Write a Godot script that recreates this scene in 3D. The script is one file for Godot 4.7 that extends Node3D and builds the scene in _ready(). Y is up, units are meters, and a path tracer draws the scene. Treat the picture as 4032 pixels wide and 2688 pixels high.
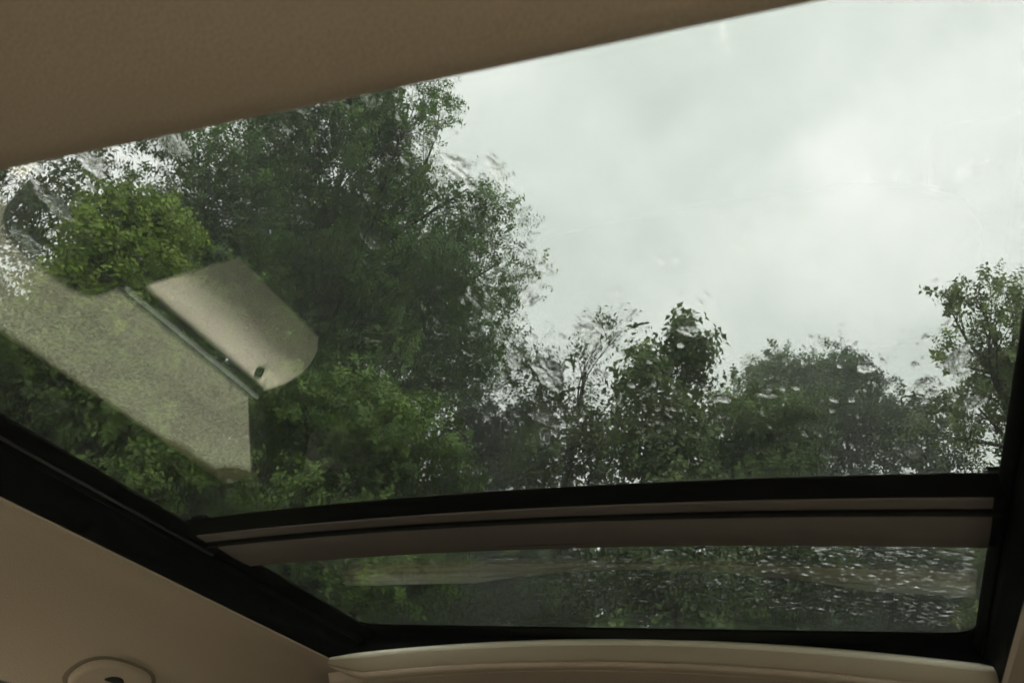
extends Node3D
# View up and back through the rain-wetted panoramic roof of a car, under tall trees.
# Car geometry is written relative to the eye (x across, y up, z along the car), EYE metres above the ground.

const EYE := 1.22
const MID := -0.38          # lateral middle of the car
const CAR := Vector3(-0.38, 0.0, -0.6)
var rng := RandomNumberGenerator.new()
var car: Node3D
var names := {}

# ---------------------------------------------------------------- helpers
func numbered(called: String) -> String:
	var n: int = names.get(called, -1) + 1
	names[called] = n
	return called if n == 0 else "%s_%03d" % [called, n]

func tag(o: Node, label: String, category: String, group := "", kind := "") -> void:
	if label: o.set_meta("label", label)
	if category: o.set_meta("category", category)
	if group: o.set_meta("group", group)
	if kind: o.set_meta("kind", kind)

func lin(r: float, g: float, b: float) -> Color:
	return Color(r, g, b).linear_to_srgb()

func mat(c: Color, rough := 0.8, spec := 0.5) -> StandardMaterial3D:
	var m := StandardMaterial3D.new()
	m.albedo_color = c
	m.roughness = rough
	m.metallic_specular = spec
	return m

func noise_tex(freq: float, size: int, octaves: int, c0: Color, c1: Color, sd: int, lo := 0.25, hi := 0.75) -> NoiseTexture2D:
	var f := FastNoiseLite.new()
	f.noise_type = FastNoiseLite.TYPE_SIMPLEX_SMOOTH
	f.seed = sd
	f.frequency = freq
	f.fractal_octaves = octaves
	var t := NoiseTexture2D.new()
	t.width = size
	t.height = size
	t.seamless = true
	t.noise = f
	var g := Gradient.new()
	g.set_color(0, c0)
	g.set_color(1, c1)
	g.set_offset(0, lo)
	g.set_offset(1, hi)
	t.color_ramp = g
	return t

func textured(c0: Color, c1: Color, rough: float, freq: float, metres: float, sd: int, relief := 0.0, octaves := 4) -> StandardMaterial3D:
	var m := mat(Color.WHITE, rough)
	m.albedo_texture = noise_tex(freq, 512, octaves, c0, c1, sd)
	m.uv1_triplanar = true
	m.uv1_scale = Vector3.ONE / metres
	if relief > 0.0:
		m.heightmap_enabled = true
		m.heightmap_texture = noise_tex(freq * 1.3, 512, octaves, Color.BLACK, Color.WHITE, sd + 5)
		m.heightmap_scale = relief
	return m

func mesh_node(called: String, m: Mesh, material: Material, parent: Node, at := Vector3.ZERO) -> MeshInstance3D:
	var o := MeshInstance3D.new()
	o.name = numbered(called) if parent == self else called
	o.mesh = m
	if material: o.material_override = material
	o.position = at
	parent.add_child(o, true)
	return o

# a part of the car: its vertices are given relative to the eye
func part(called: String, m: Mesh, material: Material, parent: Node = null) -> MeshInstance3D:
	var on_car := parent == null
	return mesh_node(called, m, material, car if on_car else parent, Vector3(0, EYE, 0) - CAR if on_car else Vector3.ZERO)

# skin rows of points (each row one cross-section); neighbouring strips share a smooth group when they bend little
func loft(rows: Array, closed := true, caps := true, bend := 40.0) -> ArrayMesh:
	var st := SurfaceTool.new()
	st.begin(Mesh.PRIMITIVE_TRIANGLES)
	loft_into(st, rows, closed, caps, bend)
	st.generate_normals()
	return st.commit()

func loft_into(st: SurfaceTool, rows: Array, closed := true, caps := true, bend := 40.0) -> void:
	var r0: PackedVector3Array = rows[rows.size() / 2]
	var n := r0.size()
	var segs := n if closed else n - 1
	var groups := PackedInt32Array()
	var gid := 1
	for k in segs:
		if k > 0:
			var a := (r0[k] - r0[k - 1]).normalized()
			var b := (r0[(k + 1) % n] - r0[k]).normalized()
			if rad_to_deg(a.angle_to(b)) > bend: gid += 1
		groups.append(gid)
	for i in rows.size() - 1:
		var p: PackedVector3Array = rows[i]
		var q: PackedVector3Array = rows[i + 1]
		for k in segs:
			var k2 := (k + 1) % n
			st.set_smooth_group(groups[k])
			for v in [p[k], q[k], p[k2], p[k2], q[k], q[k2]]:
				st.add_vertex(v)
	if closed and caps:
		for e in [0, rows.size() - 1]:
			var flat := PackedVector2Array()
			var r: PackedVector3Array = rows[e]
			var nrm := Vector3.ZERO
			for k in n: nrm += r[k].cross(r[(k + 1) % n])
			nrm = nrm.normalized()
			var ux := nrm.cross(Vector3.UP if absf(nrm.y) < 0.9 else Vector3.RIGHT).normalized()
			var uy := nrm.cross(ux)
			for k in n: flat.append(Vector2(r[k].dot(ux), r[k].dot(uy)))
			var tri := Geometry2D.triangulate_polygon(flat)
			st.set_smooth_group(60 + e)
			for t in range(0, tri.size(), 3):
				var o := [0, 1, 2] if e == 0 else [0, 2, 1]
				for j in o: st.add_vertex(r[tri[t + j]])

# closed (x, y) profile swept along z
func sweep_z(profile: Array, z0: float, z1: float, steps := 1) -> ArrayMesh:
	var rows := []
	for i in steps + 1:
		var z := lerpf(z0, z1, float(i) / steps)
		var r := PackedVector3Array()
		for p in profile: r.append(Vector3(p.x, p.y, z))
		rows.append(r)
	return loft(rows)

func bow(x: float, c: float) -> float:
	var u := (x - MID) / 0.5
	return c * (1.0 - u * u)

# closed (z, y) profile swept across the car, following the crown of the roof
func sweep_x(profile: Array, x0: float, x1: float, crown: float, steps := 24) -> ArrayMesh:
	var rows := []
	for i in steps + 1:
		var x := lerpf(x0, x1, float(i) / steps)
		var r := PackedVector3Array()
		for p in profile: r.append(Vector3(x, p.y + bow(x, crown) - crown, p.x))
		rows.append(r)
	return loft(rows)

func box_into(st: SurfaceTool, lo: Vector3, hi: Vector3, cut := 0.006) -> void:
	var rows := []
	var c := minf(cut, 0.3 * minf(hi.x - lo.x, minf(hi.y - lo.y, hi.z - lo.z)))
	for e in [[lo.y, c], [lo.y + c, 0.0], [hi.y - c, 0.0], [hi.y, c]]:
		var i: float = e[1]
		var y: float = e[0]
		rows.append(PackedVector3Array([
			Vector3(lo.x + i + c, y, lo.z + i), Vector3(hi.x - i - c, y, lo.z + i), Vector3(hi.x - i, y, lo.z + i + c), Vector3(hi.x - i, y, hi.z - i - c),
			Vector3(hi.x - i - c, y, hi.z - i), Vector3(lo.x + i + c, y, hi.z - i), Vector3(lo.x + i, y, hi.z - i - c), Vector3(lo.x + i, y, lo.z + i + c)]))
	loft_into(st, rows)

func box(lo: Vector3, hi: Vector3, cut := 0.006) -> ArrayMesh:
	var st := SurfaceTool.new()
	st.begin(Mesh.PRIMITIVE_TRIANGLES)
	box_into(st, lo, hi, cut)
	st.generate_normals()
	return st.commit()

func tube_into(st: SurfaceTool, pts: PackedVector3Array, r0: float, r1: float, sides := 6) -> void:
	var rows := []
	for i in pts.size():
		var d := (pts[mini(i + 1, pts.size() - 1)] - pts[maxi(i - 1, 0)]).normalized()
		var a := d.cross(Vector3(0.31, 0.2, 0.93)).normalized()
		var b := d.cross(a)
		var r := lerpf(r0, r1, float(i) / (pts.size() - 1))
		var ring := PackedVector3Array()
		for k in sides:
			var t := TAU * k / sides
			ring.append(pts[i] + (a * cos(t) + b * sin(t)) * r)
		rows.append(ring)
	loft_into(st, rows, true, true, 91.0)

# ---------------------------------------------------------------- setting
func make_sky() -> PanoramaSkyMaterial:
	var f := FastNoiseLite.new()
	f.noise_type = FastNoiseLite.TYPE_SIMPLEX_SMOOTH
	f.seed = 21
	f.frequency = 1.5
	f.fractal_octaves = 5
	f.fractal_gain = 0.5
	f.domain_warp_enabled = true
	f.domain_warp_amplitude = 0.25
	f.domain_warp_frequency = 1.2
	var w := 768
	var h := 384
	var im := Image.create(w, h, false, Image.FORMAT_RGBAF)
	var glow := Vector3(sin(0.35) * cos(0.98), sin(0.98), -cos(0.35) * cos(0.98)).normalized()
	for j in h:
		var el := PI * (0.5 - (j + 0.5) / h)
		for i in w:
			var az := TAU * ((i + 0.5) / w - 0.5)
			var d := Vector3(sin(az) * cos(el), sin(el), -cos(az) * cos(el))
			var q := Vector3(d.x, d.y * 1.7, d.z)
			var n := f.get_noise_3d(q.x, q.y, q.z)
			var m := f.get_noise_3d(q.x * 0.45 + 7.0, q.y * 0.45, q.z * 0.45)
			var v := 0.785 + 0.25 * n + 0.15 * m
			v += 0.20 * pow(maxf(0.0, d.dot(glow)), 6.0)
			v = clampf(v, 0.58, 1.15)
			var warm := clampf((v - 0.9) * 0.25, -0.05, 0.06)
			im.set_pixel(i, j, Color(v * (0.95 + warm), v, v * (0.93 + warm * 0.6)))
	var s := PanoramaSkyMaterial.new()
	s.panorama = ImageTexture.create_from_image(im)
	return s

# ---------------------------------------------------------------- trees
func spray_mesh(kind: String, m: Material) -> ArrayMesh:
	var r := RandomNumberGenerator.new()
	r.seed = hash(kind)
	var st := SurfaceTool.new()
	st.begin(Mesh.PRIMITIVE_TRIANGLES)
	var n := 15
	var length := 0.34
	var lw := 0.5     # width over length
	var ll := 0.072
	var droop := 0.25
	if kind == "heart":
		n = 9; ll = 0.095; lw = 0.82; length = 0.3; droop = 0.9
	elif kind == "round":
		n = 16; ll = 0.085; lw = 0.6; length = 0.3; droop = 0.35
	elif kind == "small":
		n = 18; ll = 0.058; lw = 0.55; length = 0.34; droop = 0.3
	# twig
	st.set_smooth_group(-1)
	var prev := Vector3.ZERO
	var bend := Vector3(r.randf_range(-0.1, 0.1), 0, r.randf_range(-0.1, 0.1))
	for i in range(1, 4):
		var t := i / 3.0
		var q := Vector3(bend.x * t * t, length * t, bend.z * t * t)
		var w := 0.003 * (1.1 - t * 0.7)
		for side in [Vector3(w, 0, 0), Vector3(0, 0, w)]:
			for v in [prev - side, prev + side, q, ]:
				st.add_vertex(v)
		prev = q
	for i in n:
		var t := 0.12 + 0.88 * (i + 0.5) / n
		var base := Vector3(bend.x * t * t, length * t, bend.z * t * t)
		var a := i * 2.4 + r.randf_range(-0.4, 0.4) if kind != "feather" else (PI * (i % 2) + r.randf_range(-0.35, 0.35))
		var dir := Vector3(cos(a), r.randf_range(0.1, 0.8), sin(a))
		dir.y -= droop * r.randf_range(0.2, 1.4)
		dir = dir.normalized()
		var up := Vector3(r.randf_range(-0.5, 0.5), 1, r.randf_range(-0.5, 0.5))
		var sidev := dir.cross(up).normalized()
		var nv := sidev.cross(dir).normalized()
		var l := ll * r.randf_range(0.75, 1.2)
		var w := l * lw * 0.5
		var b := base + dir * l * 0.15
		var m1 := b + dir * l * 0.38
		var tip := b + dir * l - nv * l * 0.12
		var lft := m1 + sidev * w + nv * w * 0.35
		var rgt := m1 - sidev * w + nv * w * 0.35
		for v in [b, lft, m1, b, m1, rgt, m1, lft, tip, m1, tip, rgt]:
			st.add_vertex(v)
	st.generate_normals()
	var am := st.commit()
	am.surface_set_material(0, m)
	return am

var leaf_mat: StandardMaterial3D
var bark_mat: StandardMaterial3D
var sprays := {}

# blobs: [x, y, z, horizontal radius, vertical radius]
func make_tree(called: String, label: String, group: String, base: Vector3, trunk_r: float, blobs: Array, o: Dictionary) -> Node3D:
	rng.seed = hash(label)
	var root := Node3D.new()
	root.name = numbered(called)
	add_child(root)
	root.position = base
	tag(root, label, o.get("category", "tree"), group)
	var kind: String = o.get("leaf", "feather")
	if not sprays.has(kind): sprays[kind] = spray_mesh(kind, leaf_mat)
	var dens: float = o.get("density", 2.4)
	var size: float = o.get("size", 1.0)
	var cl: float = o.get("clump", 0.3)
	var c0: Color = o.c0
	var c1: Color = o.c1
	var st := SurfaceTool.new()
	st.begin(Mesh.PRIMITIVE_TRIANGLES)
	# trunk: up to the mean of the blobs
	var top := Vector3.ZERO
	var high := 0.0
	for b in blobs:
		top += Vector3(b[0], b[1], b[2])
		high = maxf(high, b[1])
	top /= blobs.size()
	top = Vector3(lerpf(base.x, top.x, 0.6), high * 0.93, lerpf(base.z, top.z, 0.6)) - base
	var trunk := PackedVector3Array()
	for i in 9:
		var t := i / 8.0
		var wob := Vector3(sin(t * 5.0 + base.x), 0, cos(t * 4.0 + base.z)) * 0.035 * top.y * t * (1.0 - t * 0.5)
		trunk.append(Vector3(top.x * t * t, top.y * t - (0.1 if i == 0 else 0.0), top.z * t * t) + wob)
	var tst := SurfaceTool.new()
	tst.begin(Mesh.PRIMITIVE_TRIANGLES)
	tube_into(tst, trunk, trunk_r, trunk_r * 0.22, 9)
	tst.generate_normals()
	mesh_node("trunk", tst.commit(), bark_mat, root)
	var xf: Array[Transform3D] = []
	var cols: Array[Color] = []
	for b in blobs:
		var c := Vector3(b[0], b[1], b[2]) - base
		var rh: float = b[3]
		var rv: float = b[4]
		var bd: float = dens * (b[5] if b.size() > 5 else 1.0)
		# limb
		var ti := clampf((c.y - (rh + rv) * 0.9) / top.y, 0.18, 0.95)
		var fi := ti * 8.0
		var from := trunk[int(fi)].lerp(trunk[mini(int(fi) + 1, 8)], fi - int(fi))
		var limb := PackedVector3Array()
		var side := Vector3(rng.randf_range(-1, 1), rng.randf_range(-0.3, 0.6), rng.randf_range(-1, 1)) * 0.12 * from.distance_to(c)
		for i in 6:
			var t := i / 5.0
			limb.append(from.lerp(c, t) + side * sin(t * PI) + Vector3(0, -0.1 * from.distance_to(c) * sin(t * PI), 0))
		var lr: float = clampf(trunk_r * 0.30 * (1.0 - ti * 0.6), 0.010, 0.09)
		tube_into(st, limb, lr, lr * 0.25, 6)
		var clumps := clampi(int(9.0 * pow(maxf(rh, rv) / (0.35 * size), 0.9)), 7, 46)
		var total := int(bd * PI * rh * rv / (0.011 * size * size))
		var each := maxi(2, total / clumps)
		for k in clumps:
			var d := Vector3(rng.randfn(), rng.randfn(), rng.randfn()).normalized()
			var rad := pow(rng.randf(), 0.45)
			var cc := c + Vector3(d.x * rh, d.y * rv, d.z * rh) * rad
			var cr := minf(rh, rv) * cl * rng.randf_range(0.7, 1.5)
			var br := PackedVector3Array([limb[4 - k % 2], limb[4 - k % 2].lerp(cc, 0.5) + Vector3(rng.randf_range(-1, 1), rng.randf_range(-0.6, 1), rng.randf_range(-1, 1)) * 0.1 * rh, cc])
			tube_into(st, br, lr * 0.22, 0.003, 4)
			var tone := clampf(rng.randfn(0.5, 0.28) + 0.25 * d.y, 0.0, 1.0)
			for s in each:
				var p := cc + Vector3(rng.randfn(), rng.randfn() * 0.8, rng.randfn()) * cr * 0.75
				var dir := ((p - c).normalized() * 0.9 + Vector3(rng.randfn(), rng.randfn() * 0.7 + 0.1, rng.randfn()) * 0.7).normalized()
				var ax := dir.cross(Vector3(rng.randfn(), rng.randfn(), rng.randfn())).normalized()
				var bs := Basis(ax, dir, ax.cross(dir)).scaled_local(Vector3.ONE * size * rng.randf_range(0.75, 1.25))
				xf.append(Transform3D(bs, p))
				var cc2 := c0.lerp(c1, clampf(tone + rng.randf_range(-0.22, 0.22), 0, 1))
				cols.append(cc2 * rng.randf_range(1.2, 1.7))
	st.generate_normals()
	mesh_node("limbs", st.commit(), bark_mat, root)
	var mm := MultiMesh.new()
	mm.transform_format = MultiMesh.TRANSFORM_3D
	mm.use_colors = true
	mm.mesh = sprays[kind]
	mm.instance_count = xf.size()
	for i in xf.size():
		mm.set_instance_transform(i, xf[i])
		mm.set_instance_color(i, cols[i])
	var mi := MultiMeshInstance3D.new()
	mi.name = "crown"
	mi.multimesh = mm
	mi.set_meta("kind", "stuff")
	root.add_child(mi)
	return root

func lower(x: float, z: float, y0: float, y1: float, r: float, n: int) -> Array:
	var out := []
	for i in n:
		var t := (i + 0.5) / n
		out.append([x + sin(i * 2.4) * r * 0.8, lerpf(y0, y1, t), z + cos(i * 2.4) * r * 0.8, r, r * 0.75])
	return out

# ---------------------------------------------------------------- water
func splash_mesh(R: float, sd: int) -> ArrayMesh:
	var r := RandomNumberGenerator.new()
	r.seed = sd
	var st := SurfaceTool.new()
	st.begin(Mesh.PRIMITIVE_TRIANGLES)
	var na := 56
	var nr := 12
	var nf := r.randi_range(5, 9)
	var ph := r.randf() * TAU
	var ph2 := r.randf() * TAU
	var sx := r.randf_range(0.75, 1.1)
	var sz := r.randf_range(0.9, 1.5)
	var rows := []
	for j in nr + 1:
		var q := float(j) / nr
		var ring := PackedVector3Array()
		for i in na:
			var t := TAU * i / na
			var edge := 1.0 + 0.16 * sin(2.0 * t + ph) + 0.10 * sin(3.0 * t + ph2) + 0.07 * sin(nf * t + ph)
			var flute := 0.72 + 0.28 * cos(nf * t + ph + 0.6 * sin(2.0 * t + ph2)) * smoothstep(0.1, 0.8, q)
			var hgt := R * 0.042 * (1.0 - q * q) * flute + R * 0.010 * sin(q * 9.0 + ph) * (1.0 - q)
			ring.append(Vector3(cos(t) * R * q * edge * sx, maxf(hgt, 0.0), sin(t) * R * q * edge * sz))
		rows.append(ring)
	var bottom := PackedVector3Array()
	for v in rows[nr]: bottom.append(Vector3(v.x, -0.0004, v.z))
	rows.append(bottom)
	for j in rows.size() - 1:
		st.set_smooth_group(1 if j < nr else 2)
		for i in na:
			var k := (i + 1) % na
			for v in [rows[j][i], rows[j + 1][i], rows[j][k], rows[j][k], rows[j + 1][i], rows[j + 1][k]]:
				st.add_vertex(v)
	st.set_smooth_group(3)
	for i in na:
		for v in [Vector3(0, -0.0004, 0), bottom[(i + 1) % na], bottom[i]]:
			st.add_vertex(v)
	st.generate_normals()
	return st.commit()

func glass_y(x: float) -> float:
	return 0.378 + bow(x, 0.014)

# the rear pane is crowned more than the front one
func rear_glass_y(x: float) -> float:
	return 0.367 + bow(x, 0.034)

# ---------------------------------------------------------------- build
func _ready() -> void:
	rng.seed = 7
	# camera
	var cam := Camera3D.new()
	cam.name = "camera"
	add_child(cam)
	cam.transform = Transform3D(Basis(Vector3.UP, 0.5103685) * Basis(Vector3.RIGHT, 0.62477834) * Basis(Vector3.BACK, 0.16464822), Vector3(0, EYE, 0))
	cam.fov = 49.53
	cam.near = 0.03
	cam.far = 600.0
	var lens := CameraAttributesPhysical.new()
	lens.frustum_focal_length = 26.0
	lens.frustum_near = 0.03
	lens.frustum_far = 600.0
	lens.frustum_focus_distance = 3.2
	lens.exposure_aperture = 10.0
	cam.attributes = lens
	cam.fov = 49.53
	cam.current = true
	# sky, exposure
	var we := WorldEnvironment.new()
	we.name = "environment"
	var e := Environment.new()
	e.background_mode = Environment.BG_SKY
	e.sky = Sky.new()
	e.sky.sky_material = make_sky()
	e.tonemap_mode = Environment.TONE_MAPPER_LINEAR
	e.tonemap_exposure = 6.6
	e.fog_enabled = true
	e.fog_density = 0.007
	e.fog_light_color = Color(0.93, 0.95, 0.92)
	e.sdfgi_enabled = true
	e.ssao_enabled = true
	e.ssil_enabled = true
	we.environment = e
	add_child(we)
	# the sun behind thick cloud
	var sun := DirectionalLight3D.new()
	sun.name = "sun"
	sun.light_energy = 0.15
	sun.light_angular_distance = 170.0
	sun.light_color = Color(1.0, 0.97, 0.92)
	sun.shadow_enabled = true
	add_child(sun)
	sun.look_at_from_position(Vector3.ZERO, Vector3(-0.19, -0.83, 0.52), Vector3.RIGHT)

	ground()
	vehicle()
	woods()
	rain()

func ground() -> void:
	var gm := textured(lin(0.072, 0.067, 0.043), lin(0.155, 0.144, 0.094), 0.85, 0.16, 2.1, 3, 0.6, 4)
	var road := PlaneMesh.new()
	road.size = Vector2(17.0, 240.0)
	var o := mesh_node("road", road, gm, self, Vector3(0.5, 0.004, 0))
	tag(o, "wet tan gravel road the car stands on", "", "", "structure")
	var em := textured(lin(0.05, 0.06, 0.02), lin(0.16, 0.15, 0.06), 0.9, 0.03, 3.0, 9)
	var earth := PlaneMesh.new()
	earth.size = Vector2(900.0, 900.0)
	o = mesh_node("ground", earth, em, self)
	tag(o, "dark grassy ground under the trees", "", "", "structure")

func pane(alpha: float) -> StandardMaterial3D:
	var m := mat(Color(0.02, 0.022, 0.02, alpha), 0.0)
	m.transparency = BaseMaterial3D.TRANSPARENCY_ALPHA
	return m

func roof_pane(x0: float, x1: float, z0: float, z1: float, lift: float, rear := false) -> ArrayMesh:
	var rows := []
	for i in 25:
		var x := lerpf(x0, x1, i / 24.0)
		var r := PackedVector3Array()
		for j in 5: r.append(Vector3(x, (rear_glass_y(x) if rear else glass_y(x)) + lift, lerpf(z0, z1, j / 4.0)))
		rows.append(r)
	return loft(rows, false, false, 90.0)

func flat_pane(a: Vector3, b: Vector3, c: Vector3, d: Vector3) -> ArrayMesh:
	return loft([PackedVector3Array([a, b]), PackedVector3Array([d, c])], false, false)

func vehicle() -> void:
	car = Node3D.new()
	car.name = "car"
	add_child(car)
	car.position = CAR
	tag(car, "car interior seen from within, beige headliner round a black framed panoramic glass roof", "car")
	var cloth := textured(lin(0.39, 0.302, 0.230), lin(0.58, 0.455, 0.350), 0.95, 0.14, 0.13, 31, 0.03)
	var black := textured(lin(0.006, 0.006, 0.0055), lin(0.011, 0.0105, 0.010), 0.5, 0.1, 0.05, 41)
	black.metallic_specular = 0.1
	var rubber := mat(lin(0.008, 0.008, 0.008), 0.85)
	var strip_m := textured(lin(0.108, 0.088, 0.077), lin(0.15, 0.124, 0.11), 0.7, 0.1, 0.05, 51)
	var trim_m := textured(lin(0.84, 0.80, 0.68), lin(0.88, 0.84, 0.72), 0.35, 0.1, 0.05, 61)
	var leather := textured(lin(0.30, 0.245, 0.165), lin(0.42, 0.35, 0.24), 0.6, 0.06, 0.12, 71, 0.03)
	var dark_leather := textured(lin(0.012, 0.012, 0.011), lin(0.022, 0.021, 0.018), 0.7, 0.08, 0.1, 81, 0.05)
	var cream := textured(lin(0.76, 0.67, 0.52), lin(0.84, 0.75, 0.60), 0.7, 0.06, 0.12, 73, 0.02)
	var carpet := textured(lin(0.03, 0.026, 0.022), lin(0.06, 0.052, 0.044), 0.95, 0.1, 0.1, 77)
	var paint := mat(lin(0.05, 0.05, 0.055), 0.3)
	var clear := pane(0.0)
	var tint := pane(0.80)

	# ---- roof glass: an inner clear sheet and an outer tinted one
	var fg := part("front_roof_glass", roof_pane(-0.982, 0.172, 0.04, -0.796, 0.0), clear)
	fg.set_meta("label", "large tinted front panel of the glass roof, wet with rain")
	part("tinted_layer", roof_pane(-0.982, 0.172, 0.04, -0.796, 0.005), tint, fg)
	for k in 2: part("coated_layer", roof_pane(-0.982, 0.172, 0.04, -0.796, 0.0017 * (k + 1)), clear, fg)
	var rg := part("rear_roof_glass", roof_pane(-0.982, 0.172, -0.799, -1.405, 0.0, true), clear)
	rg.set_meta("label", "narrow tinted rear panel of the glass roof, covered in small droplets")
	part("tinted_layer", roof_pane(-0.982, 0.172, -0.799, -1.405, 0.005, true), tint, rg)

	# ---- black rails along both sides of the opening
	var lp := [Vector2(-0.948, 0.376), Vector2(-0.8815, 0.353), Vector2(-0.881, 0.350), Vector2(-0.893, 0.338), Vector2(-0.8955, 0.337), Vector2(-0.9, 0.3385), Vector2(-0.902, 0.338), Vector2(-0.9035, 0.327), Vector2(-0.906, 0.325), Vector2(-0.923, 0.309), Vector2(-0.9255, 0.303), Vector2(-0.931, 0.292), Vector2(-0.936, 0.289), Vector2(-0.955, 0.289), Vector2(-0.955, 0.335), Vector2(-0.99, 0.358), Vector2(-0.99, 0.374)]
	var rl := part("left_roof_rail", sweep_z(lp, 0.04, -1.235, 10), black)
	var tp := [Vector2(-0.8985, 0.3375), Vector2(-0.9015, 0.3345), Vector2(-0.9005, 0.3335), Vector2(-0.8965, 0.3355)]
	part("guide_lip", sweep_z(tp, 0.03, -0.80, 6), mat(lin(0.05, 0.05, 0.05), 0.35), rl)
	var rp := []
	for p in lp: rp.append(Vector2(0.117 + (-0.88 - p.x) * 0.42 + (0.02 if p.x < -0.98 else 0.0), p.y))
	part("right_roof_rail", sweep_z(rp, 0.04, -1.235, 10), black)

	# ---- cross member between the two panes
	var cb := part("crossbar", sweep_x([Vector2(-0.768, 0.391), Vector2(-0.716, 0.3685), Vector2(-0.7135, 0.3670), Vector2(-0.7145, 0.3650), Vector2(-0.725, 0.361), Vector2(-0.735, 0.354), Vector2(-0.738, 0.3535), Vector2(-0.775, 0.356), Vector2(-0.78, 0.391)], -0.950, 0.140, 0.014), black)
	cb.set_meta("label", "dark crossbar with two brown strips between the panes")
	part("slim_strip", sweep_x([Vector2(-0.7365, 0.3565), Vector2(-0.7368, 0.3522), Vector2(-0.7385, 0.3515), Vector2(-0.757, 0.3515), Vector2(-0.7592, 0.3525), Vector2(-0.7595, 0.3635), Vector2(-0.7365, 0.3635)], -0.874, 0.112, 0.014), strip_m, cb)
	part("groove", sweep_x([Vector2(-0.757, 0.3645), Vector2(-0.7768, 0.3645), Vector2(-0.7772, 0.3527), Vector2(-0.7787, 0.3529), Vector2(-0.7787, 0.372), Vector2(-0.757, 0.372)], -0.905, 0.135, 0.014), rubber, cb)
	part("wide_strip", sweep_x([Vector2(-0.7790, 0.3640), Vector2(-0.7793, 0.3530), Vector2(-0.7815, 0.3518), Vector2(-0.818, 0.3505), Vector2(-0.853, 0.3518), Vector2(-0.8568, 0.3535), Vector2(-0.8575, 0.388), Vector2(-0.779, 0.3885)], -0.872, 0.113, 0.014), strip_m, cb)
	for ex in [[-0.90, -0.8735], [0.1135, 0.135]]:
		part("end_cap", sweep_x([Vector2(-0.737, 0.356), Vector2(-0.737, 0.385), Vector2(-0.856, 0.385), Vector2(-0.856, 0.356)], ex[0], ex[1], 0.014, 2), black, cb)

	# ---- black frame round the rear pane, with rounded inner corners
	var inner := []
	var hx0 := -0.896
	var hx1 := 0.117
	var hz0 := -0.84
	var hz1 := -1.189
	for c in [[hx1 - 0.035, hz1 + 0.035, -0.5], [hx0 + 0.06, hz1 + 0.045, -1.0], [hx0 + 0.004, hz0 - 0.004, -1.5], [hx1 - 0.004, hz0 - 0.004, -2.0]]:
		var rad: float = 0.035 if c[1] < -1.0 else 0.004
		if c[0] < -0.5 and c[1] < -1.0: rad = 0.045
		for k in 7:
			var a: float = PI * (c[2] + 0.5 - 0.5 * k / 6.0)
			inner.append(Vector2(c[0] + cos(a) * rad * (1.3 if rad > 0.04 else 1.0), c[1] + sin(a) * rad))
	var rows := []
	for v in inner:
		var out_v := Vector2(-0.932 if v.x < MID else 0.142, v.y) 
		var dx0: float = absf(v.x - (hx0 if v.x < MID else hx1))
		var dz: float = minf(absf(v.y - hz1), absf(v.y - hz0))
		var cx: float = (v.x - MID) / (hx1 - hx0) * 2.0
		var s := Vector2(clampf((v.x - MID) * 1.065, -0.552, 0.522) + MID, v.y)
		if v.y < -1.1: s.y = v.y - 0.072
		if v.y > -0.86: s.y = v.y + 0.01
		if dx0 < 0.02: s.x = out_v.x
		var yb := 0.351 + bow(v.x, 0.004)
		var lean := Vector2(MID, -1.0).lerp(v, 1.0)
		lean += Vector2(-0.075 if v.x < -0.85 else (0.012 if v.x > 0.07 else 0.0), -0.195 if v.y < -1.14 else 0.0)
		lean.x = maxf(lean.x, -0.955)
		lean.y = maxf(lean.y, -1.386)
		rows.append(PackedVector3Array([Vector3(lean.x, rear_glass_y(lean.x) - 0.001, lean.y), Vector3(v.x, yb + 0.002, v.y), Vector3(lerpf(v.x, s.x, 0.06), yb, lerpf(v.y, s.y, 0.06)), Vector3(s.x, yb + 0.002, s.y), Vector3(s.x, rear_glass_y(s.x) - 0.0025, s.y - (0.138 if v.y < -1.1 else 0.0))]))
	rows.append(rows[0])
	part("rear_pane_frame", loft(rows, true, false, 30.0), black)

	# ---- rear edge of the opening: a pale lip, a slanting face and a rolled hem, then the headliner
	var lip := []
	var face := []
	var hem := []
	var back := []
	var skirt := []
	for i in 33:
		var x := lerpf(-0.945, 0.150, i / 32.0)
		var u := x + 0.33
		var y := 0.3495 - 0.165 * u * u
		var z := -1.25 + 0.18 * u * u
		var end := smoothstep(0.0, 0.06, x + 0.945) * smoothstep(0.0, 0.03, 0.155 - x)
		var sc := lerpf(0.25, 1.0, end)
		lip.append(ring(x, y, z, sc, [[0.0045, -0.006], [0.0048, -0.001], [0.003, 0.0012], [0.0, 0.0015], [-0.003, 0.0005], [-0.005, -0.002], [-0.006, -0.006]]))
		face.append(ring(x, y, z, sc, [[-0.0045, -0.0025], [-0.011, -0.006], [-0.019, -0.0145], [-0.0265, -0.023], [-0.030, -0.04], [0.0, -0.04], [0.002, -0.012]]))
		hem.append(ring(x, y, z, sc, [[-0.0245, -0.026], [-0.0262, -0.0185], [-0.0290, -0.0155], [-0.0330, -0.0165], [-0.0362, -0.021], [-0.0375, -0.028], [-0.037, -0.042], [-0.026, -0.042]]))
		var h := lerpf(0.0, 1.0, end)
		var yb := 0.3535 + bow(x, 0.004)
		skirt.append(PackedVector3Array([Vector3(x, yb, -1.252), Vector3(x, y + 0.002 * sc, minf(z - 0.003, -1.20)), Vector3(x, y - 0.01, minf(z - 0.012, -1.21)), Vector3(x, yb, -1.262)]))
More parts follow.
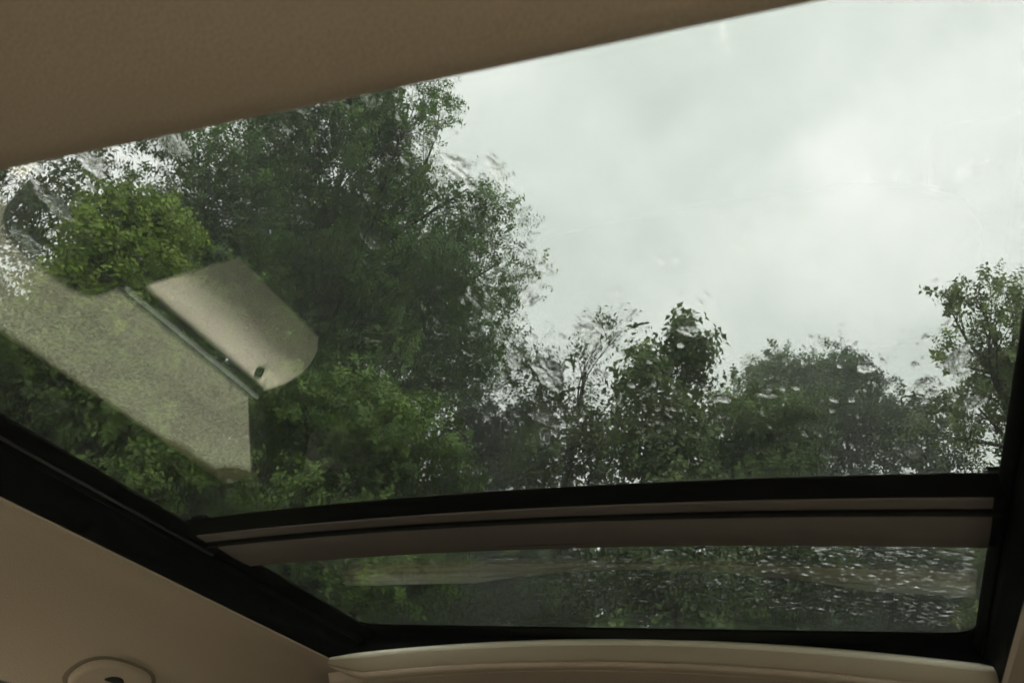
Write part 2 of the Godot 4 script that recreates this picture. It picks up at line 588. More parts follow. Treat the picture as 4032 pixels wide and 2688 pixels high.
		back.append(PackedVector3Array([Vector3(x, y - 0.033, z - 0.03), Vector3(x, y - 0.0385, z - 0.036), Vector3(x, y - 0.043 - 0.002 * h, z - 0.07), Vector3(x, y - 0.068, z - 0.18), Vector3(x, y - 0.11, z - 0.45), Vector3(x, y - 0.16, z - 0.8), Vector3(x, y - 0.20, -2.22), Vector3(x, y - 0.17, -2.22), Vector3(x, y - 0.02, z - 0.6), Vector3(x, y - 0.02, z - 0.02)]))
	var rt := part("rear_roof_trim", loft(face, true, true, 50.0), trim_m_of(cloth, trim_m))
	rt.set_meta("label", "beige edge trim behind the rear pane with a pale lip")
	part("skirt", loft(skirt, true, true, 30.0), black, rt)
	part("lip", loft(lip, true, true, 60.0), trim_m, rt)
	part("rolled_hem", loft(hem, true, true, 60.0), cloth, rt)
	part("rear_headliner", loft(back, true, true, 30.0), cloth)

	# ---- headliner beside the left rail, rolling down to the top of the door
	var hl := [Vector2(-0.9345, 0.2935), Vector2(-0.937, 0.2865), Vector2(-0.945, 0.2830), Vector2(-0.96, 0.2815), Vector2(-0.985, 0.2800), Vector2(-1.000, 0.2770), Vector2(-1.015, 0.2700), Vector2(-1.030, 0.2595), Vector2(-1.060, 0.2360), Vector2(-1.100, 0.2040), Vector2(-1.140, 0.1720), Vector2(-1.170, 0.1480), Vector2(-1.186, 0.1335), Vector2(-1.192, 0.1300), Vector2(-1.205, 0.1480), Vector2(-1.16, 0.20), Vector2(-1.08, 0.275), Vector2(-0.945, 0.325)]
	part("left_headliner", sweep_z(hl, 0.32, -2.22, 12), cloth)
	var hr := []
	for p in hl: hr.append(Vector2(-0.798 - p.x, p.y))
	part("right_headliner", sweep_z(hr, 0.32, -2.22, 12), cloth)

	# ---- headliner between the windscreen and the opening, close over the eye
	var frows := []
	for i in 31:
		var x := lerpf(-0.94, 0.142, i / 30.0)
		var z := -0.1360 - 0.107 * (maxf(x, -0.60) + 0.437)
		var y := 0.3
		frows.append(PackedVector3Array([Vector3(x, y + 0.055, z + 0.012), Vector3(x, y + 0.03, z + 0.001), Vector3(x, y + 0.012, z), Vector3(x, y + 0.004, z + 0.002), Vector3(x, y - 0.002, z + 0.008), Vector3(x, y - 0.006, z + 0.02), Vector3(x, y - 0.010, z + 0.05), Vector3(x, y - 0.018, z + 0.15), Vector3(x, y - 0.028, z + 0.30), Vector3(x, y - 0.045, 0.32), Vector3(x, y - 0.015, 0.32), Vector3(x, y + 0.055, z + 0.1)]))
	var fh := part("front_headliner", loft(frows, true, true, 40.0), cloth)
	fh.set_meta("label", "blurred beige headliner edge close overhead")

	# ---- grab handle housing with a coat hook, low on the left headliner
	var gh_at := Vector3(-1.1265, 0.1825, -0.905)
	var nrm := Vector3(0.625, -0.78, 0).normalized()
	var tz := Vector3(0, 0, -1)
	var tu := nrm.cross(tz).normalized()
	if tu.y < 0: tu = -tu
	var plate := []
	for e2 in [[1.00, -0.012], [1.00, 0.004], [0.98, 0.0085], [0.93, 0.0115], [0.86, 0.0120], [0.5, 0.0090], [0.05, 0.0080]]:
		var rr := PackedVector3Array()
		for k in 28:
			var a := TAU * k / 28.0
			var cxx := signf(cos(a)) * pow(absf(cos(a)), 0.75) * 0.070
			var cyy := signf(sin(a)) * pow(absf(sin(a)), 0.85) * 0.040
			rr.append(gh_at + tz * cxx * float(e2[0]) + tu * (cyy * float(e2[0]) - 0.012) + nrm * float(e2[1]))
		plate.append(rr)
	var gh := part("grab_handle", loft(plate, true, true, 70.0), cloth)
	gh.set_meta("label", "beige grab handle housing with a dark coat hook slot")
	var seam := []
	for e2 in [[1.13, -0.004], [1.12, 0.0006], [1.06, 0.0014], [0.99, 0.0012]]:
		var rr := PackedVector3Array()
		for k in 28:
			var a := TAU * k / 28.0
			rr.append(gh_at + tz * signf(cos(a)) * pow(absf(cos(a)), 0.75) * 0.070 * float(e2[0]) + tu * (signf(sin(a)) * pow(absf(sin(a)), 0.85) * 0.040 * float(e2[0]) - 0.012) + nrm * float(e2[1]))
		seam.append(rr)
	part("seam", loft(seam, true, true, 70.0), mat(lin(0.20, 0.155, 0.11), 0.9), gh)
	var slot := []
	for e2 in [[1.0, 0.004], [1.0, 0.0085], [0.8, 0.0100], [0.1, 0.0100]]:
		var rr := PackedVector3Array()
		for k in 20:
			var a := TAU * k / 20.0
			rr.append(gh_at + tz * (cos(a) * 0.019 * float(e2[0]) - 0.002) + tu * (sin(a) * 0.0075 * float(e2[0]) - 0.001 - 0.004 * cos(a) * cos(a)) + nrm * float(e2[1]))
		slot.append(rr)
	part("coat_hook", loft(slot, true, true, 70.0), rubber, gh)
	var bar := PackedVector3Array()
	for k in 9:
		var t := k / 8.0
		bar.append(gh_at + tz * (0.055 + 0.16 * t) + nrm * (0.006 + 0.028 * sin(t * PI)) - tu * 0.024)
	var bst := SurfaceTool.new()
	bst.begin(Mesh.PRIMITIVE_TRIANGLES)
	tube_into(bst, bar, 0.011, 0.011, 10)
	bst.generate_normals()
	part("grip", bst.commit(), leather, gh)

	# ---- left door: seen mirrored in the roof glass
	for s in [0, 1]:
		var mx := func(x: float) -> float: return x if s == 0 else -0.76 - x
		var who: String = ["left", "right"][s]
		var dp := []
		for p in [Vector2(-1.2700, -0.1090), Vector2(-1.2350, -0.1090), Vector2(-1.2100, -0.1100), Vector2(-1.1800, -0.1140), Vector2(-1.1550, -0.1220), Vector2(-1.1380, -0.1340), Vector2(-1.1280, -0.1510), Vector2(-1.1230, -0.1710), Vector2(-1.1230, -0.1910), Vector2(-1.1300, -0.2060), Vector2(-1.1500, -0.3000), Vector2(-1.1500, -0.8800), Vector2(-1.2800, -0.8800), Vector2(-1.2800, -0.1160)]:
			dp.append(Vector2(mx.call(p.x), p.y))
		var door := part(who + "_front_door", sweep_z(dp, 0.75, -1.085, 3), cream)
		var lowp := []
		for p in [Vector2(-1.1320, -0.2235), Vector2(-1.1200, -0.2250), Vector2(-1.1140, -0.2420), Vector2(-1.1100, -0.5000), Vector2(-1.1100, -0.8600), Vector2(-1.1480, -0.8600), Vector2(-1.1480, -0.3000)]:
			lowp.append(Vector2(mx.call(p.x), p.y))
		part("lower_panel", sweep_z(lowp, 0.74, -1.08, 3), dark_leather if s == 0 else cream, door)
		var bp := []
		for p in [Vector2(-1.2520, -0.0880), Vector2(-1.2360, -0.0880), Vector2(-1.2320, -0.0940), Vector2(-1.2330, -0.1085), Vector2(-1.2650, -0.1085), Vector2(-1.2650, -0.092)]:
			bp.append(Vector2(mx.call(p.x), p.y))
		part("belt_strip", sweep_z(bp, 0.70, -1.08), rubber, door)
		var wx: float = mx.call(-1.252)
		var wt: float = mx.call(-1.203)
		part("window_pane", flat_pane(Vector3(wx, -0.107, 0.70), Vector3(wt, 0.140, 0.40), Vector3(wt, 0.140, -1.20), Vector3(wx, -0.107, -1.20)), pane(0.03), door)
		var bright := []
		for p in [Vector2(-1.2400, -0.0878), Vector2(-1.2382, -0.0878), Vector2(-1.2380, -0.0868), Vector2(-1.2398, -0.0862)]:
			bright.append(Vector2(mx.call(p.x), p.y))
		if s == 0: part("pale_bead", sweep_z(bright, 0.6, -1.08), chrome(), door)
		if s == 0:
			var pin := []
			for e2 in [[-0.045, 0.006], [-0.02, 0.006], [-0.018, 0.008], [0.006, 0.0095], [0.014, 0.009], [0.018, 0.006], [0.0185, 0.0005]]:
				var rr := PackedVector3Array()
				for k in 14:
					var a := TAU * k / 14.0
					rr.append(Vector3(-1.195 + cos(a) * float(e2[1]), -0.108 + float(e2[0]), -1.015 + sin(a) * float(e2[1])))
				pin.append(rr)
			part("lock_pin", loft(pin, true, true, 70.0), rubber, door)
		var pl := []
		for p in [Vector2(-1.215, 0.15), Vector2(-1.185, 0.14), Vector2(-1.19, 0.10), Vector2(-1.23, -0.09), Vector2(-1.13, -0.14), Vector2(-1.11, -0.2), Vector2(-1.11, -0.9), Vector2(-1.28, -0.9), Vector2(-1.28, -0.1)]:
			pl.append(Vector2(mx.call(p.x), p.y))
		var pr := [PackedVector3Array(), PackedVector3Array()]
		for p in pl:
			pr[0].append(Vector3(p.x, p.y, -1.088 - 0.085 * clampf((p.y + 0.09) / 0.23, 0.0, 1.0)))
			pr[1].append(Vector3(p.x, p.y, -1.27))
		part(who + "_centre_pillar", loft(pr), black)
		var rd := part(who + "_rear_door", sweep_z(dp, -1.272, -2.05, 2), dark_leather)
		part("window_pane", flat_pane(Vector3(wx, -0.112, -1.262), Vector3(wt, 0.140, -1.262), Vector3(wt, 0.140, -1.95), Vector3(wx, -0.112, -2.05)), pane(0.9 if s == 0 else 0.4), rd)
		part(who + "_rear_quarter", box(Vector3(minf(mx.call(-1.28), mx.call(-1.13)), -0.9, -2.4), Vector3(maxf(mx.call(-1.28), mx.call(-1.13)), 0.2, -2.053)), dark_leather)
		# roof skin over the headliner
		var sk := []
		for p in [Vector2(-0.986, 0.386), Vector2(-1.02, 0.378), Vector2(-1.10, 0.345), Vector2(-1.17, 0.26), Vector2(-1.222, 0.145), Vector2(-1.207, 0.143), Vector2(-1.155, 0.25), Vector2(-1.09, 0.328), Vector2(-1.02, 0.358), Vector2(-0.986, 0.370)]:
			sk.append(Vector2(mx.call(p.x) if s == 0 else minf(mx.call(p.x), 10.0), p.y))
		if s == 1:
			sk[0].x = 0.176
			sk[9].x = 0.176
		part(who + "_roof_skin", sweep_z(sk, 0.34, -2.4, 4), paint)
		# front seats
		var sx0 := -0.79 if s == 0 else 0.03
		var seat := part("front_seat", seat_mesh(Vector3(-0.88, -0.305, -0.485) if s == 0 else Vector3(sx0, -0.42, 0.75)), dark_leather if s == 0 else cream)
		if s == 0:
			var wing := SurfaceTool.new()
			wing.begin(Mesh.PRIMITIVE_TRIANGLES)
			cushion_into(wing, Vector3(-1.075, -0.03, -0.47), Vector3(0.055, 0.105, 0.105))
			wing.generate_normals()
			part("shoulder_bolster", wing.commit(), dark_leather, seat)
			continue
		var hd := SurfaceTool.new()
		hd.begin(Mesh.PRIMITIVE_TRIANGLES)
		cushion_into(hd, Vector3(sx0, 0.085, -0.60 if s == 0 else 0.82), Vector3(0.13, 0.095, 0.05))
		hd.generate_normals()
		part("headrest", hd.commit(), cream, seat)
	part("rear_roof_skin", sweep_x([Vector2(-1.41, 0.397), Vector2(-1.8, 0.375), Vector2(-2.4, 0.30), Vector2(-2.4, 0.285), Vector2(-1.8, 0.355), Vector2(-1.41, 0.379)], -0.986, 0.176, 0.030), paint)
	part("front_roof_skin", sweep_x([Vector2(0.045, 0.392), Vector2(0.34, 0.345), Vector2(0.34, 0.33), Vector2(0.045, 0.374)], -0.986, 0.176, 0.014), paint)
	part("tailgate", box(Vector3(-1.28, -0.9, -2.44), Vector3(0.52, -0.08, -2.402)), dark_leather)
	part("tailgate_window", flat_pane(Vector3(-1.14, -0.08, -2.42), Vector3(0.38, -0.08, -2.42), Vector3(0.33, 0.29, -2.395), Vector3(-1.09, 0.29, -2.395)), pane(0.95))
	part("windscreen", flat_pane(Vector3(-1.13, -0.24, 1.12), Vector3(0.37, -0.24, 1.12), Vector3(0.30, 0.29, 0.33), Vector3(-1.06, 0.29, 0.33)), pane(0.08))
	part("dashboard", box(Vector3(-1.14, -0.6, 0.85), Vector3(0.38, -0.22, 1.3), 0.04), dark_leather)
	part("bulkhead", box(Vector3(-1.28, -0.95, 1.2), Vector3(0.52, -0.2, 1.33), 0.02), dark_leather)
	part("floor", box(Vector3(-1.28, -1.0, -2.44), Vector3(0.52, -0.905, 1.33)), carpet)
	var rs := SurfaceTool.new()
	rs.begin(Mesh.PRIMITIVE_TRIANGLES)
	cushion_into(rs, Vector3(-0.38, -0.42, -1.98), Vector3(0.64, 0.42, 0.10))
	cushion_into(rs, Vector3(-0.38, -0.65, -1.65), Vector3(0.64, 0.10, 0.28))
	rs.generate_normals()
	var bench := part("rear_seat", rs.commit(), textured(lin(0.045, 0.036, 0.028), lin(0.065, 0.052, 0.04), 0.8, 0.08, 0.1, 91))
	for hx in [-0.78, -0.38, 0.02]:
		var hs := SurfaceTool.new()
		hs.begin(Mesh.PRIMITIVE_TRIANGLES)
		cushion_into(hs, Vector3(hx, 0.06, -2.0), Vector3(0.12, 0.085, 0.05))
		hs.generate_normals()
		part("headrest", hs.commit(), dark_leather, bench)
	# tyres, so that the car stands on the road
	for wx in [-1.02, 0.26]:
		for wz in [1.35, -1.75]:
			part("wheel", wheel_mesh(Vector3(wx, 0.33 - EYE, wz)), rubber)

func wheel_mesh(c: Vector3) -> ArrayMesh:
	var rows := []
	for e in [[-0.10, 0.05], [-0.10, 0.29], [-0.08, 0.33], [0.08, 0.33], [0.10, 0.29], [0.10, 0.05]]:
		var r := PackedVector3Array()
		for k in 28:
			var a := TAU * k / 28.0
			r.append(c + Vector3(float(e[0]), cos(a) * float(e[1]), sin(a) * float(e[1])))
		rows.append(r)
	return loft(rows)

func chrome() -> StandardMaterial3D:
	var m := mat(lin(0.80, 0.80, 0.78), 0.4)
	m.metallic = 0.3
	return m

func trim_m_of(_a: Material, _b: Material) -> Material:
	return textured(lin(0.44, 0.37, 0.28), lin(0.52, 0.44, 0.34), 0.8, 0.12, 0.05, 33)

func ring(x: float, y: float, z: float, sc: float, offs: Array) -> PackedVector3Array:
	var r := PackedVector3Array()
	for o in offs: r.append(Vector3(x, y + o[0] * sc, z + o[1]))
	return r

func cushion_into(st: SurfaceTool, c: Vector3, h: Vector3) -> void:
	var rows := []
	for j in 11:
		var v := PI * (j / 10.0 - 0.5)
		var s := pow(maxf(cos(v), 0.0), 0.35)
		var y := signf(sin(v)) * pow(absf(sin(v)), 0.6)
		var r := PackedVector3Array()
		for k in 24:
			var a := TAU * k / 24.0
			r.append(c + Vector3(signf(cos(a)) * pow(absf(cos(a)), 0.45) * h.x * maxf(s, 0.02), y * h.y, signf(sin(a)) * pow(absf(sin(a)), 0.6) * h.z * maxf(s, 0.02)))
		rows.append(r)
	loft_into(st, rows, true, true, 91.0)

func seat_mesh(at: Vector3) -> ArrayMesh:
	var st := SurfaceTool.new()
	st.begin(Mesh.PRIMITIVE_TRIANGLES)
	cushion_into(st, at + Vector3(0, 0.04, 0), Vector3(0.24, 0.36, 0.10))
	cushion_into(st, at + Vector3(0, -0.26, 0.27), Vector3(0.25, 0.09, 0.28))
	st.generate_normals()
	return st.commit()

func woods() -> void:
	leaf_mat = mat(Color(1.0, 1.0, 1.0), 0.55, 0.45)
	leaf_mat.vertex_color_use_as_albedo = true
	leaf_mat.backlight_enabled = true
	leaf_mat.backlight = Color(0.6, 0.6, 0.6)
	bark_mat = textured(lin(0.035, 0.03, 0.024), lin(0.10, 0.085, 0.065), 0.9, 0.05, 0.8, 17)
	var trees := "trees standing along the road"
	make_tree("tall_tree", "tallest dark green feathery tree, filling the left half of the front pane", trees, Vector3(-9.4, 0, -8.9), 0.34,
		[[-8.37, 10.96, -5.57, 1.90, 0.99], [-7.45, 12.05, -6.30, 1.10, 0.95], [-8.87, 9.58, -4.98, 1.24, 0.70], [-8.07, 11.08, -7.27, 1.90, 1.12], [-6.45, 10.80, -7.63, 1.02, 0.80], [-8.70, 9.55, -6.22, 1.59, 0.96], [-6.42, 10.73, -9.37, 1.05, 0.78, 0.75], [-6.99, 9.22, -7.93, 1.56, 0.94], [-9.11, 9.07, -7.72, 1.43, 1.01],
		[-6.78, 9.29, -9.69, 1.26, 1.01, 0.8], [-7.55, 8.00, -8.50, 1.48, 0.94], [-6.35, 9.56, -10.46, 0.78, 0.78, 0.6], [-6.13, 11.77, -5.97, 0.64, 0.48, 0.7], [-5.43, 10.91, -8.22, 0.57, 0.33, 0.7], [-6.18, 12.66, -6.83, 0.39, 0.26, 0.7], [-5.17, 9.98, -8.36, 0.46, 0.39, 0.5], [-8.28, 12.29, -4.53, 2.23, 1.20], [-8.21, 9.76, -7.52, 1.24, 0.91], [-5.49, 10.97, -7.39, 0.39, 0.32, 0.7],
		[-8.6, 6.6, -8.6, 1.6, 1.1], [-8.9, 8.0, -8.9, 1.5, 1.0], [-8.5, 10.0, -8.3, 1.5, 1.1], [-7.6, 9.9, -9.0, 1.4, 1.1], [-9.3, 8.6, -6.4, 1.3, 0.9], [-9.4, 7.9, -5.4, 1.3, 0.9], [-9.9, 7.4, -6.3, 1.3, 0.9], [-9.3, 5.4, -9.2, 1.5, 1.0], [-8.9, 7.4, -6.6, 1.5, 0.9]],
		{"leaf": "small", "density": 2.9, "c0": Color(0.040, 0.078, 0.022), "c1": Color(0.135, 0.225, 0.05), "size": 1.1})
	make_tree("lime_tree", "small bright yellow green tree in front of the tall dark tree", trees, Vector3(-6.6, 0, -3.6), 0.12,
		[[-5.98, 5.66, -2.93, 0.42, 0.40], [-6.05, 6.00, -3.14, 0.34, 0.32], [-5.80, 5.13, -2.77, 0.35, 0.22], [-6.06, 5.92, -3.38, 0.22, 0.25], [-5.96, 5.38, -3.13, 0.47, 0.23], [-6.1, 4.6, -3.1, 0.5, 0.5], [-6.3, 3.8, -3.2, 0.5, 0.5]],
		{"leaf": "heart", "density": 2.6, "c0": Color(0.08, 0.14, 0.018), "c1": Color(0.20, 0.28, 0.035), "size": 0.52})
	make_tree("thin_tree", "thin leaved tree with much sky between its leaves, leftmost of all", trees, Vector3(-10.6, 0, -3.6), 0.16,
		[[-9.24, 8.05, -3.46, 0.57, 0.42], [-9.87, 7.81, -3.89, 0.51, 0.51], [-9.06, 7.13, -3.19, 0.46, 0.66], [-9.41, 8.77, -3.55, 0.44, 0.30], [-9.45, 7.76, -2.97, 0.42, 0.42], [-9.55, 7.28, -2.65, 0.96, 0.96], [-9.6, 6.4, -3.9, 0.8, 0.7], [-9.4, 5.6, -3.2, 0.8, 0.6]],
		{"leaf": "feather", "density": 1.0, "c0": Color(0.05, 0.08, 0.03), "c1": Color(0.10, 0.14, 0.05), "size": 1.0})
	make_tree("bushy_tree", "low bushy tree with light green leaves, above the left corner of the crossbar", trees, Vector3(-4.2, 0, -4.9), 0.11,
		[[-4.51, 4.42, -4.30, 0.33, 0.23], [-4.35, 4.66, -4.72, 0.30, 0.26], [-3.71, 4.17, -4.56, 0.39, 0.31], [-4.70, 4.13, -4.82, 0.47, 0.47], [-3.66, 4.22, -5.06, 0.37, 0.37], [-3.28, 4.08, -5.19, 0.18, 0.22], [-4.34, 4.07, -5.29, 0.65, 0.39], [-3.69, 4.33, -4.54, 0.31, 0.12], [-4.73, 4.34, -4.36, 0.21, 0.25],
		[-4.2, 3.4, -4.9, 0.8, 0.5], [-3.7, 3.0, -5.1, 0.7, 0.5], [-4.7, 2.9, -4.6, 0.8, 0.5], [-4.2, 2.2, -4.9, 0.8, 0.5]],
		{"leaf": "round", "density": 2.4, "c0": Color(0.055, 0.10, 0.02), "c1": Color(0.14, 0.22, 0.045), "size": 0.62})
	make_tree("left_bush", "dense dark green bush beside the road, low over the left rail", trees, Vector3(-5.3, 0, -3.2), 0.12,
		[[-5.07, 3.46, -3.40, 0.65, 0.42], [-5.56, 3.63, -3.00, 0.60, 0.44], [-4.49, 3.27, -3.61, 0.47, 0.29], [-5.77, 3.72, -2.60, 0.60, 0.40], [-5.06, 3.05, -3.53, 0.76, 0.38], [-5.4, 2.4, -3.0, 0.8, 0.5], [-5.0, 1.8, -3.6, 0.8, 0.5], [-5.9, 4.2, -3.6, 0.6, 0.5], [-5.35, 4.15, -3.65, 0.55, 0.4], [-5.05, 4.05, -4.0, 0.45, 0.35], [-5.75, 4.5, -3.2, 0.5, 0.35]],
		{"leaf": "round", "category": "bush", "density": 2.6, "c0": Color(0.04, 0.07, 0.015), "c1": Color(0.12, 0.19, 0.03), "size": 0.62})
	make_tree("dark_tree", "very dark tree in the gap right of the bushy light green tree", trees, Vector3(-8.9, 0, -15.6), 0.3,
		[[-8.24, 10.45, -14.42, 1.12, 0.89], [-7.78, 10.55, -15.60, 0.93, 0.93], [-8.46, 10.03, -13.04, 0.95, 0.84], [-8.83, 9.87, -15.61, 1.64, 0.94], [-8.6, 8.4, -15.0, 1.6, 1.2], [-8.8, 6.6, -15.2, 1.7, 1.2], [-9.4, 5.0, -15.0, 1.7, 1.2]],
		{"leaf": "small", "density": 2.6, "c0": Color(0.018, 0.026, 0.015), "c1": Color(0.05, 0.065, 0.035), "size": 1.5})
	make_tree("slender_tree", "slender tree with wispy feathery top, between the tall tree and the broad leaved one", trees, Vector3(-4.2, 0, -10.2), 0.13,
		[[-4.12, 7.66, -9.25, 0.49, 0.32, 0.8], [-4.68, 8.00, -9.39, 0.44, 0.40, 0.8], [-3.21, 7.97, -8.45, 0.30, 0.15, 0.5], [-3.21, 8.88, -9.44, 0.22, 0.13, 0.5], [-4.02, 7.02, -9.55, 0.77, 0.63], [-3.35, 7.06, -9.47, 0.41, 0.41], [-4.02, 8.49, -9.60, 0.30, 0.22, 0.5], [-4.0, 6.2, -9.7, 0.9, 0.6], [-3.9, 5.2, -9.8, 0.9, 0.6], [-4.0, 4.2, -9.9, 0.9, 0.6]],
		{"leaf": "feather", "density": 2.0, "c0": Color(0.045, 0.07, 0.025), "c1": Color(0.10, 0.14, 0.05), "size": 1.0})
	make_tree("young_tree", "young tree with broad drooping leaves and a blunt top", trees, Vector3(-1.8, 0, -7.3), 0.08,
		[[-1.49, 6.31, -6.64, 0.18, 0.19, 1.4], [-1.84, 6.25, -7.04, 0.34, 0.26], [-1.94, 5.64, -6.37, 0.26, 0.21], [-1.42, 6.25, -7.21, 0.26, 0.17, 0.7], [-1.76, 5.64, -6.94, 0.37, 0.35], [-1.95, 5.18, -6.95, 0.53, 0.39], [-2.19, 6.45, -6.98, 0.13, 0.16, 0.6], [-1.6, 6.25, -6.85, 0.22, 0.25], [-1.8, 4.5, -7.0, 0.6, 0.45], [-1.8, 3.8, -7.1, 0.6, 0.45], [-1.8, 3.0, -7.2, 0.6, 0.45]],
		{"leaf": "heart", "density": 2.0, "c0": Color(0.05, 0.08, 0.03), "c1": Color(0.12, 0.17, 0.06), "size": 0.75})
	make_tree("olive_tree", "olive green leafy tree low behind the broad leaved young tree", trees, Vector3(-1.2, 0, -9.9), 0.12,
		[[-1.41, 6.64, -9.47, 0.71, 0.45], [-1.86, 6.58, -9.94, 0.61, 0.40], [-0.85, 6.55, -8.82, 0.43, 0.37], [-0.91, 6.61, -10.15, 0.61, 0.41], [-1.3, 5.8, -9.7, 0.9, 0.5], [-0.9, 5.0, -9.8, 0.9, 0.5], [-1.5, 4.2, -9.8, 0.9, 0.5], [-1.1, 3.4, -9.9, 0.9, 0.5]],
		{"leaf": "round", "density": 2.2, "c0": Color(0.055, 0.095, 0.03), "c1": Color(0.13, 0.19, 0.06), "size": 0.8})
	make_tree("round_tree", "round headed tree with a lighter crown, left of the darker round headed one", trees, Vector3(-1.6, 0, -18.9), 0.2,
		[[-1.09, 13.53, -18.20, 0.78, 0.49], [-1.76, 13.81, -19.04, 0.74, 0.67], [-1.98, 12.18, -17.43, 0.73, 0.61], [-1.26, 13.38, -19.54, 0.95, 0.81], [-1.5, 12.4, -18.6, 1.0, 0.7], [-1.6, 11.0, -18.6, 1.1, 0.8], [-1.5, 9.4, -18.8, 1.2, 0.9], [-1.5, 7.6, -18.9, 1.2, 0.9]],
		{"leaf": "round", "density": 2.6, "c0": Color(0.06, 0.095, 0.04), "c1": Color(0.11, 0.155, 0.06), "size": 1.1, "clump": 0.4})
	make_tree("round_tree", "dark dense round headed tree with the highest dome, mid right", trees, Vector3(0.2, 0, -19.2), 0.24,
		[[-0.15, 12.90, -17.45, 0.68, 0.56], [0.23, 12.74, -18.57, 0.64, 0.64], [-0.53, 11.33, -16.95, 0.81, 0.70], [0.44, 12.15, -19.09, 0.52, 0.65], [0.58, 12.51, -17.43, 0.27, 0.37], [-0.35, 10.95, -17.84, 1.32, 0.72, 0.6], [0.0, 9.4, -18.4, 1.3, 0.9], [0.2, 7.8, -18.6, 1.3, 0.9], [0.1, 6.4, -18.8, 1.3, 0.9]],
		{"leaf": "round", "density": 2.6, "c0": Color(0.04, 0.068, 0.035), "c1": Color(0.08, 0.12, 0.055), "size": 1.1, "clump": 0.4})
	make_tree("low_tree", "lower dark tree between the round headed tree and the branching one", trees, Vector3(1.4, 0, -17.2), 0.18,
		[[1.22, 10.87, -16.32, 0.56, 0.45], [1.69, 11.04, -17.08, 0.70, 0.47], [1.26, 9.48, -15.79, 0.84, 0.63, 0.6], [0.84, 10.93, -17.36, 0.47, 0.47], [1.4, 8.2, -16.8, 1.1, 0.8], [1.4, 6.8, -17.0, 1.1, 0.8]],
		{"leaf": "round", "density": 2.4, "c0": Color(0.04, 0.06, 0.03), "c1": Color(0.08, 0.11, 0.05), "size": 1.2})
	make_tree("branching_tree", "open tree with bare forking branches and sparse leaves, beside the right rail", trees, Vector3(1.9, 0, -9.4), 0.24,
		[[1.61, 7.59, -8.19, 0.28, 0.23, 0.6], [1.99, 7.82, -8.48, 0.26, 0.26, 0.6], [1.63, 6.95, -7.87, 0.35, 0.23, 0.5], [1.34, 7.29, -9.08, 0.23, 0.19, 0.7], [1.76, 6.77, -8.60, 0.34, 0.43], [1.38, 6.37, -8.65, 0.39, 0.30], [1.20, 6.51, -9.70, 0.33, 0.33, 0.7], [1.55, 5.97, -8.59, 0.35, 0.41, 0.8], [2.33, 6.96, -8.74, 0.76, 0.88], [1.36, 7.71, -8.45, 0.16, 0.16, 0.5], [1.48, 6.77, -8.10, 0.23, 0.23, 0.7], [1.7, 5.0, -9.0, 0.8, 0.5], [1.6, 4.0, -9.2, 0.8, 0.5]],
		{"leaf": "round", "density": 0.95, "c0": Color(0.09, 0.125, 0.05), "c1": Color(0.18, 0.23, 0.085), "size": 0.7})
	# a dark wood behind them all, low over the ground
	var hb := []
	rng.seed = 99
	for i in 30:
		var az := deg_to_rad(lerpf(-80.0, 24.0, i / 29.0))
		var dd := 24.0 + 2.5 * sin(i * 1.9)
		var hh := 10.6 + 0.8 * sin(i * 2.7)
		for k in 4:
			hb.append([sin(az) * dd + rng.randf_range(-0.5, 0.5), hh * (0.2 + 0.22 * k), -cos(az) * dd + rng.randf_range(-0.5, 0.5), 1.7, 1.3])
	var wood := make_tree("woodland_edge", "dark wood edge standing low behind all the trees", "", Vector3(-10, 0, -21), 0.2, hb,
		{"leaf": "round", "category": "woodland", "density": 2.4, "c0": Color(0.03, 0.045, 0.02), "c1": Color(0.08, 0.11, 0.035), "size": 1.9})
	wood.set_meta("kind", "stuff")

func water() -> StandardMaterial3D:
	var m := mat(Color(1, 1, 1, 0.0), 0.0)
	m.refraction_enabled = true
	m.refraction_scale = 0.033
	return m

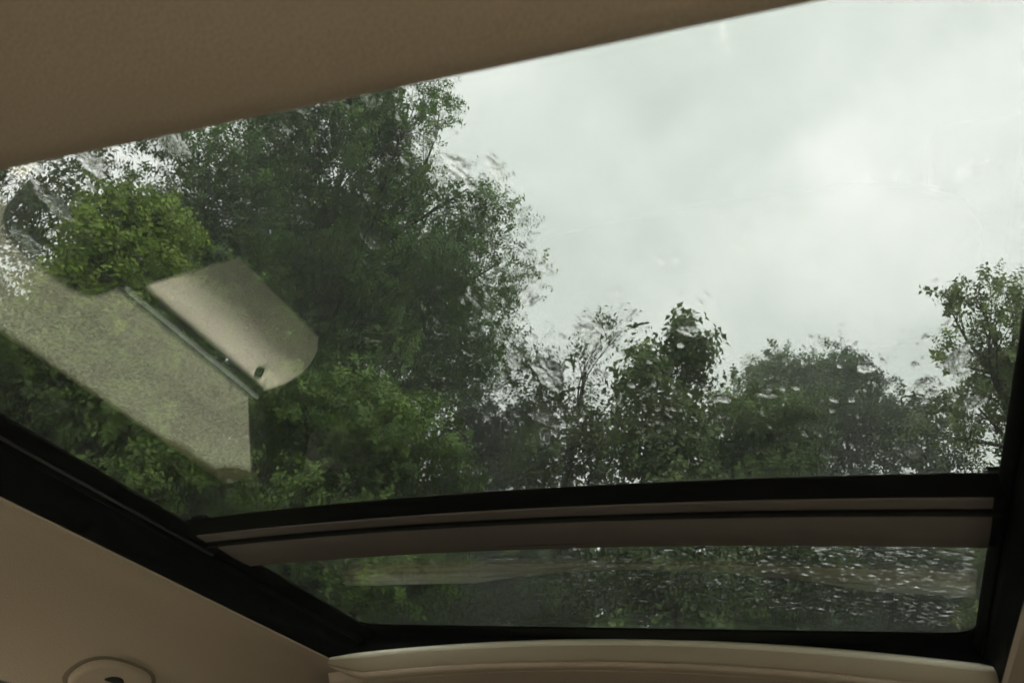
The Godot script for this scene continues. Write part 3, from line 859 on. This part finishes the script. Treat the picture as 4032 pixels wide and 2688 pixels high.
func rain() -> void:
	var wm := water()
	var spots := [[-0.253, -0.211, 0.0097], [-0.223, -0.280, 0.0107], [-0.327, -0.328, 0.0108], [-0.396, -0.439, 0.0142], [-0.254, -0.537, 0.0260], [-0.230, -0.427, 0.0125], [-0.198, -0.293, 0.0087], [-0.197, -0.484, 0.0154], [-0.276, -0.416, 0.0097], [-0.417, -0.198, 0.0161],
		[-0.497, -0.194, 0.0156], [-0.566, -0.214, 0.0162], [-0.634, -0.240, 0.0184], [-0.112, -0.497, 0.0098], [-0.180, -0.638, 0.0091], [-0.064, -0.603, 0.0153], [-0.021, -0.725, 0.0145], [0.101, -0.643, 0.0151], [0.063, -0.610, 0.0111], [0.055, -0.727, 0.0146],
		[-0.279, -0.508, 0.0124], [-0.328, -0.448, 0.0104], [0.088, -0.575, 0.0123], [-0.173, -0.582, 0.0119], [-0.104, -0.608, 0.0103], [-0.303, -0.203, 0.0076], [0.093, -0.373, 0.0032], [-0.033, -0.243, 0.0022], [-0.289, -0.612, 0.0185], [0.021, -0.577, 0.0090]]
	var on_what := ["on the top of the tall tree", "on the upper right side of the tall tree", "on the middle of the tall tree", "low on the tall tree", "largest splash, over the gap right of the tall tree", "on the right flank of the tall tree", "high on the right edge of the tall tree", "on the wispy top of the slender tree", "on the sky holes of the tall tree", "under the blurred headliner edge, over dark leaves",
		"under the headliner edge near the sky gap", "over the thin leaved tree", "over the far left corner of the view", "on the blunt top of the young tree", "pale spot low on the young tree", "left of the round headed trees", "at the foot of the round headed trees", "on the branching tree by the right rail", "where the branching tree meets the low tree", "at the foot of the low tree",
		"on the lower right of the tall tree", "on the dark heart of the tall tree", "high on the branching tree", "left side of the young tree", "right side of the young tree", "at the very top of the tall tree", "tiny drop alone in the right of the sky", "tiny drop alone high in the sky", "below the largest splash", "on the dark round headed dome"]
	for i in spots.size():
		var s = spots[i]
		var o := mesh_node("raindrop", splash_mesh(s[2] * 0.72, 100 + i), wm, self, Vector3(s[0], EYE + glass_y(s[0]) + 0.0062, s[1]))
		o.rotation.z = -2.0 * 0.014 * (s[0] - MID) / 0.25
		tag(o, "clear splashed raindrop, " + on_what[i], "raindrop", "raindrops on the front roof glass")
	# small droplets that nobody could count
	droplets("front_glass_droplets", "fine rain droplets scattered over the front roof glass", 600, Rect2(-0.87, -0.72, 0.97, 0.36), 0.0009, 0.0034, 0.8, 1.3, wm, 501, 0.35, spots)
	droplets("rear_glass_droplets", "dense fine rain droplets all over the rear roof glass", 2200, Rect2(-0.88, -1.24, 0.99, 0.38), 0.0014, 0.0054, 1.5, 0.9, wm, 502, 0.0)

func droplets(called: String, label: String, count: int, area: Rect2, r0: float, r1: float, sx: float, sz: float, wm: Material, sd: int, clump: float, near := []) -> void:
	rng.seed = sd
	var f := FastNoiseLite.new()
	f.seed = sd
	f.frequency = 6.0
	var mm := MultiMesh.new()
	mm.transform_format = MultiMesh.TRANSFORM_3D
	var dm := splash_mesh(1.0, sd + 3)
	dm.surface_set_material(0, wm)
	mm.mesh = dm
	var xf: Array[Transform3D] = []
	while xf.size() < count:
		var x := area.position.x + rng.randf() * area.size.x
		var z := area.position.y + rng.randf() * area.size.y
		if clump == 0.0 and rng.randf() > 0.25 + 0.75 * (x - area.position.x) / area.size.x: continue
		if clump > 0.0 and xf.size() < near.size() * 9:
			var c = near[xf.size() % near.size()]
			x = clampf(c[0] + rng.randfn() * c[2] * 1.6, -0.87, 0.10)
			z = clampf(c[1] + rng.randfn() * c[2] * 2.2, -0.72, -0.18)
		elif clump > 0.0 and f.get_noise_2d(x, z) < clump * rng.randf() - 0.05: continue
		var r := lerpf(r0, r1, pow(rng.randf(), 2.0))
		var b := Basis(Vector3.BACK, -2.0 * (0.014 if clump > 0.0 else 0.034) * (x - MID) / 0.25) * Basis(Vector3.UP, rng.randf_range(-0.4, 0.4))
		b = b.scaled_local(Vector3(r * sx * rng.randf_range(0.8, 1.4), r * (3.2 if clump > 0.0 else 5.6), r * sz * rng.randf_range(0.8, 1.4)))
		xf.append(Transform3D(b, Vector3(x, (glass_y(x) if clump > 0.0 else rear_glass_y(x)) + 0.0072, z)))
	mm.instance_count = count
	for i in count: mm.set_instance_transform(i, xf[i])
	var o := MultiMeshInstance3D.new()
	o.name = numbered(called)
	o.multimesh = mm
	o.position = Vector3(0, EYE, 0)
	add_child(o)
	tag(o, label, "rainwater", "", "stuff")
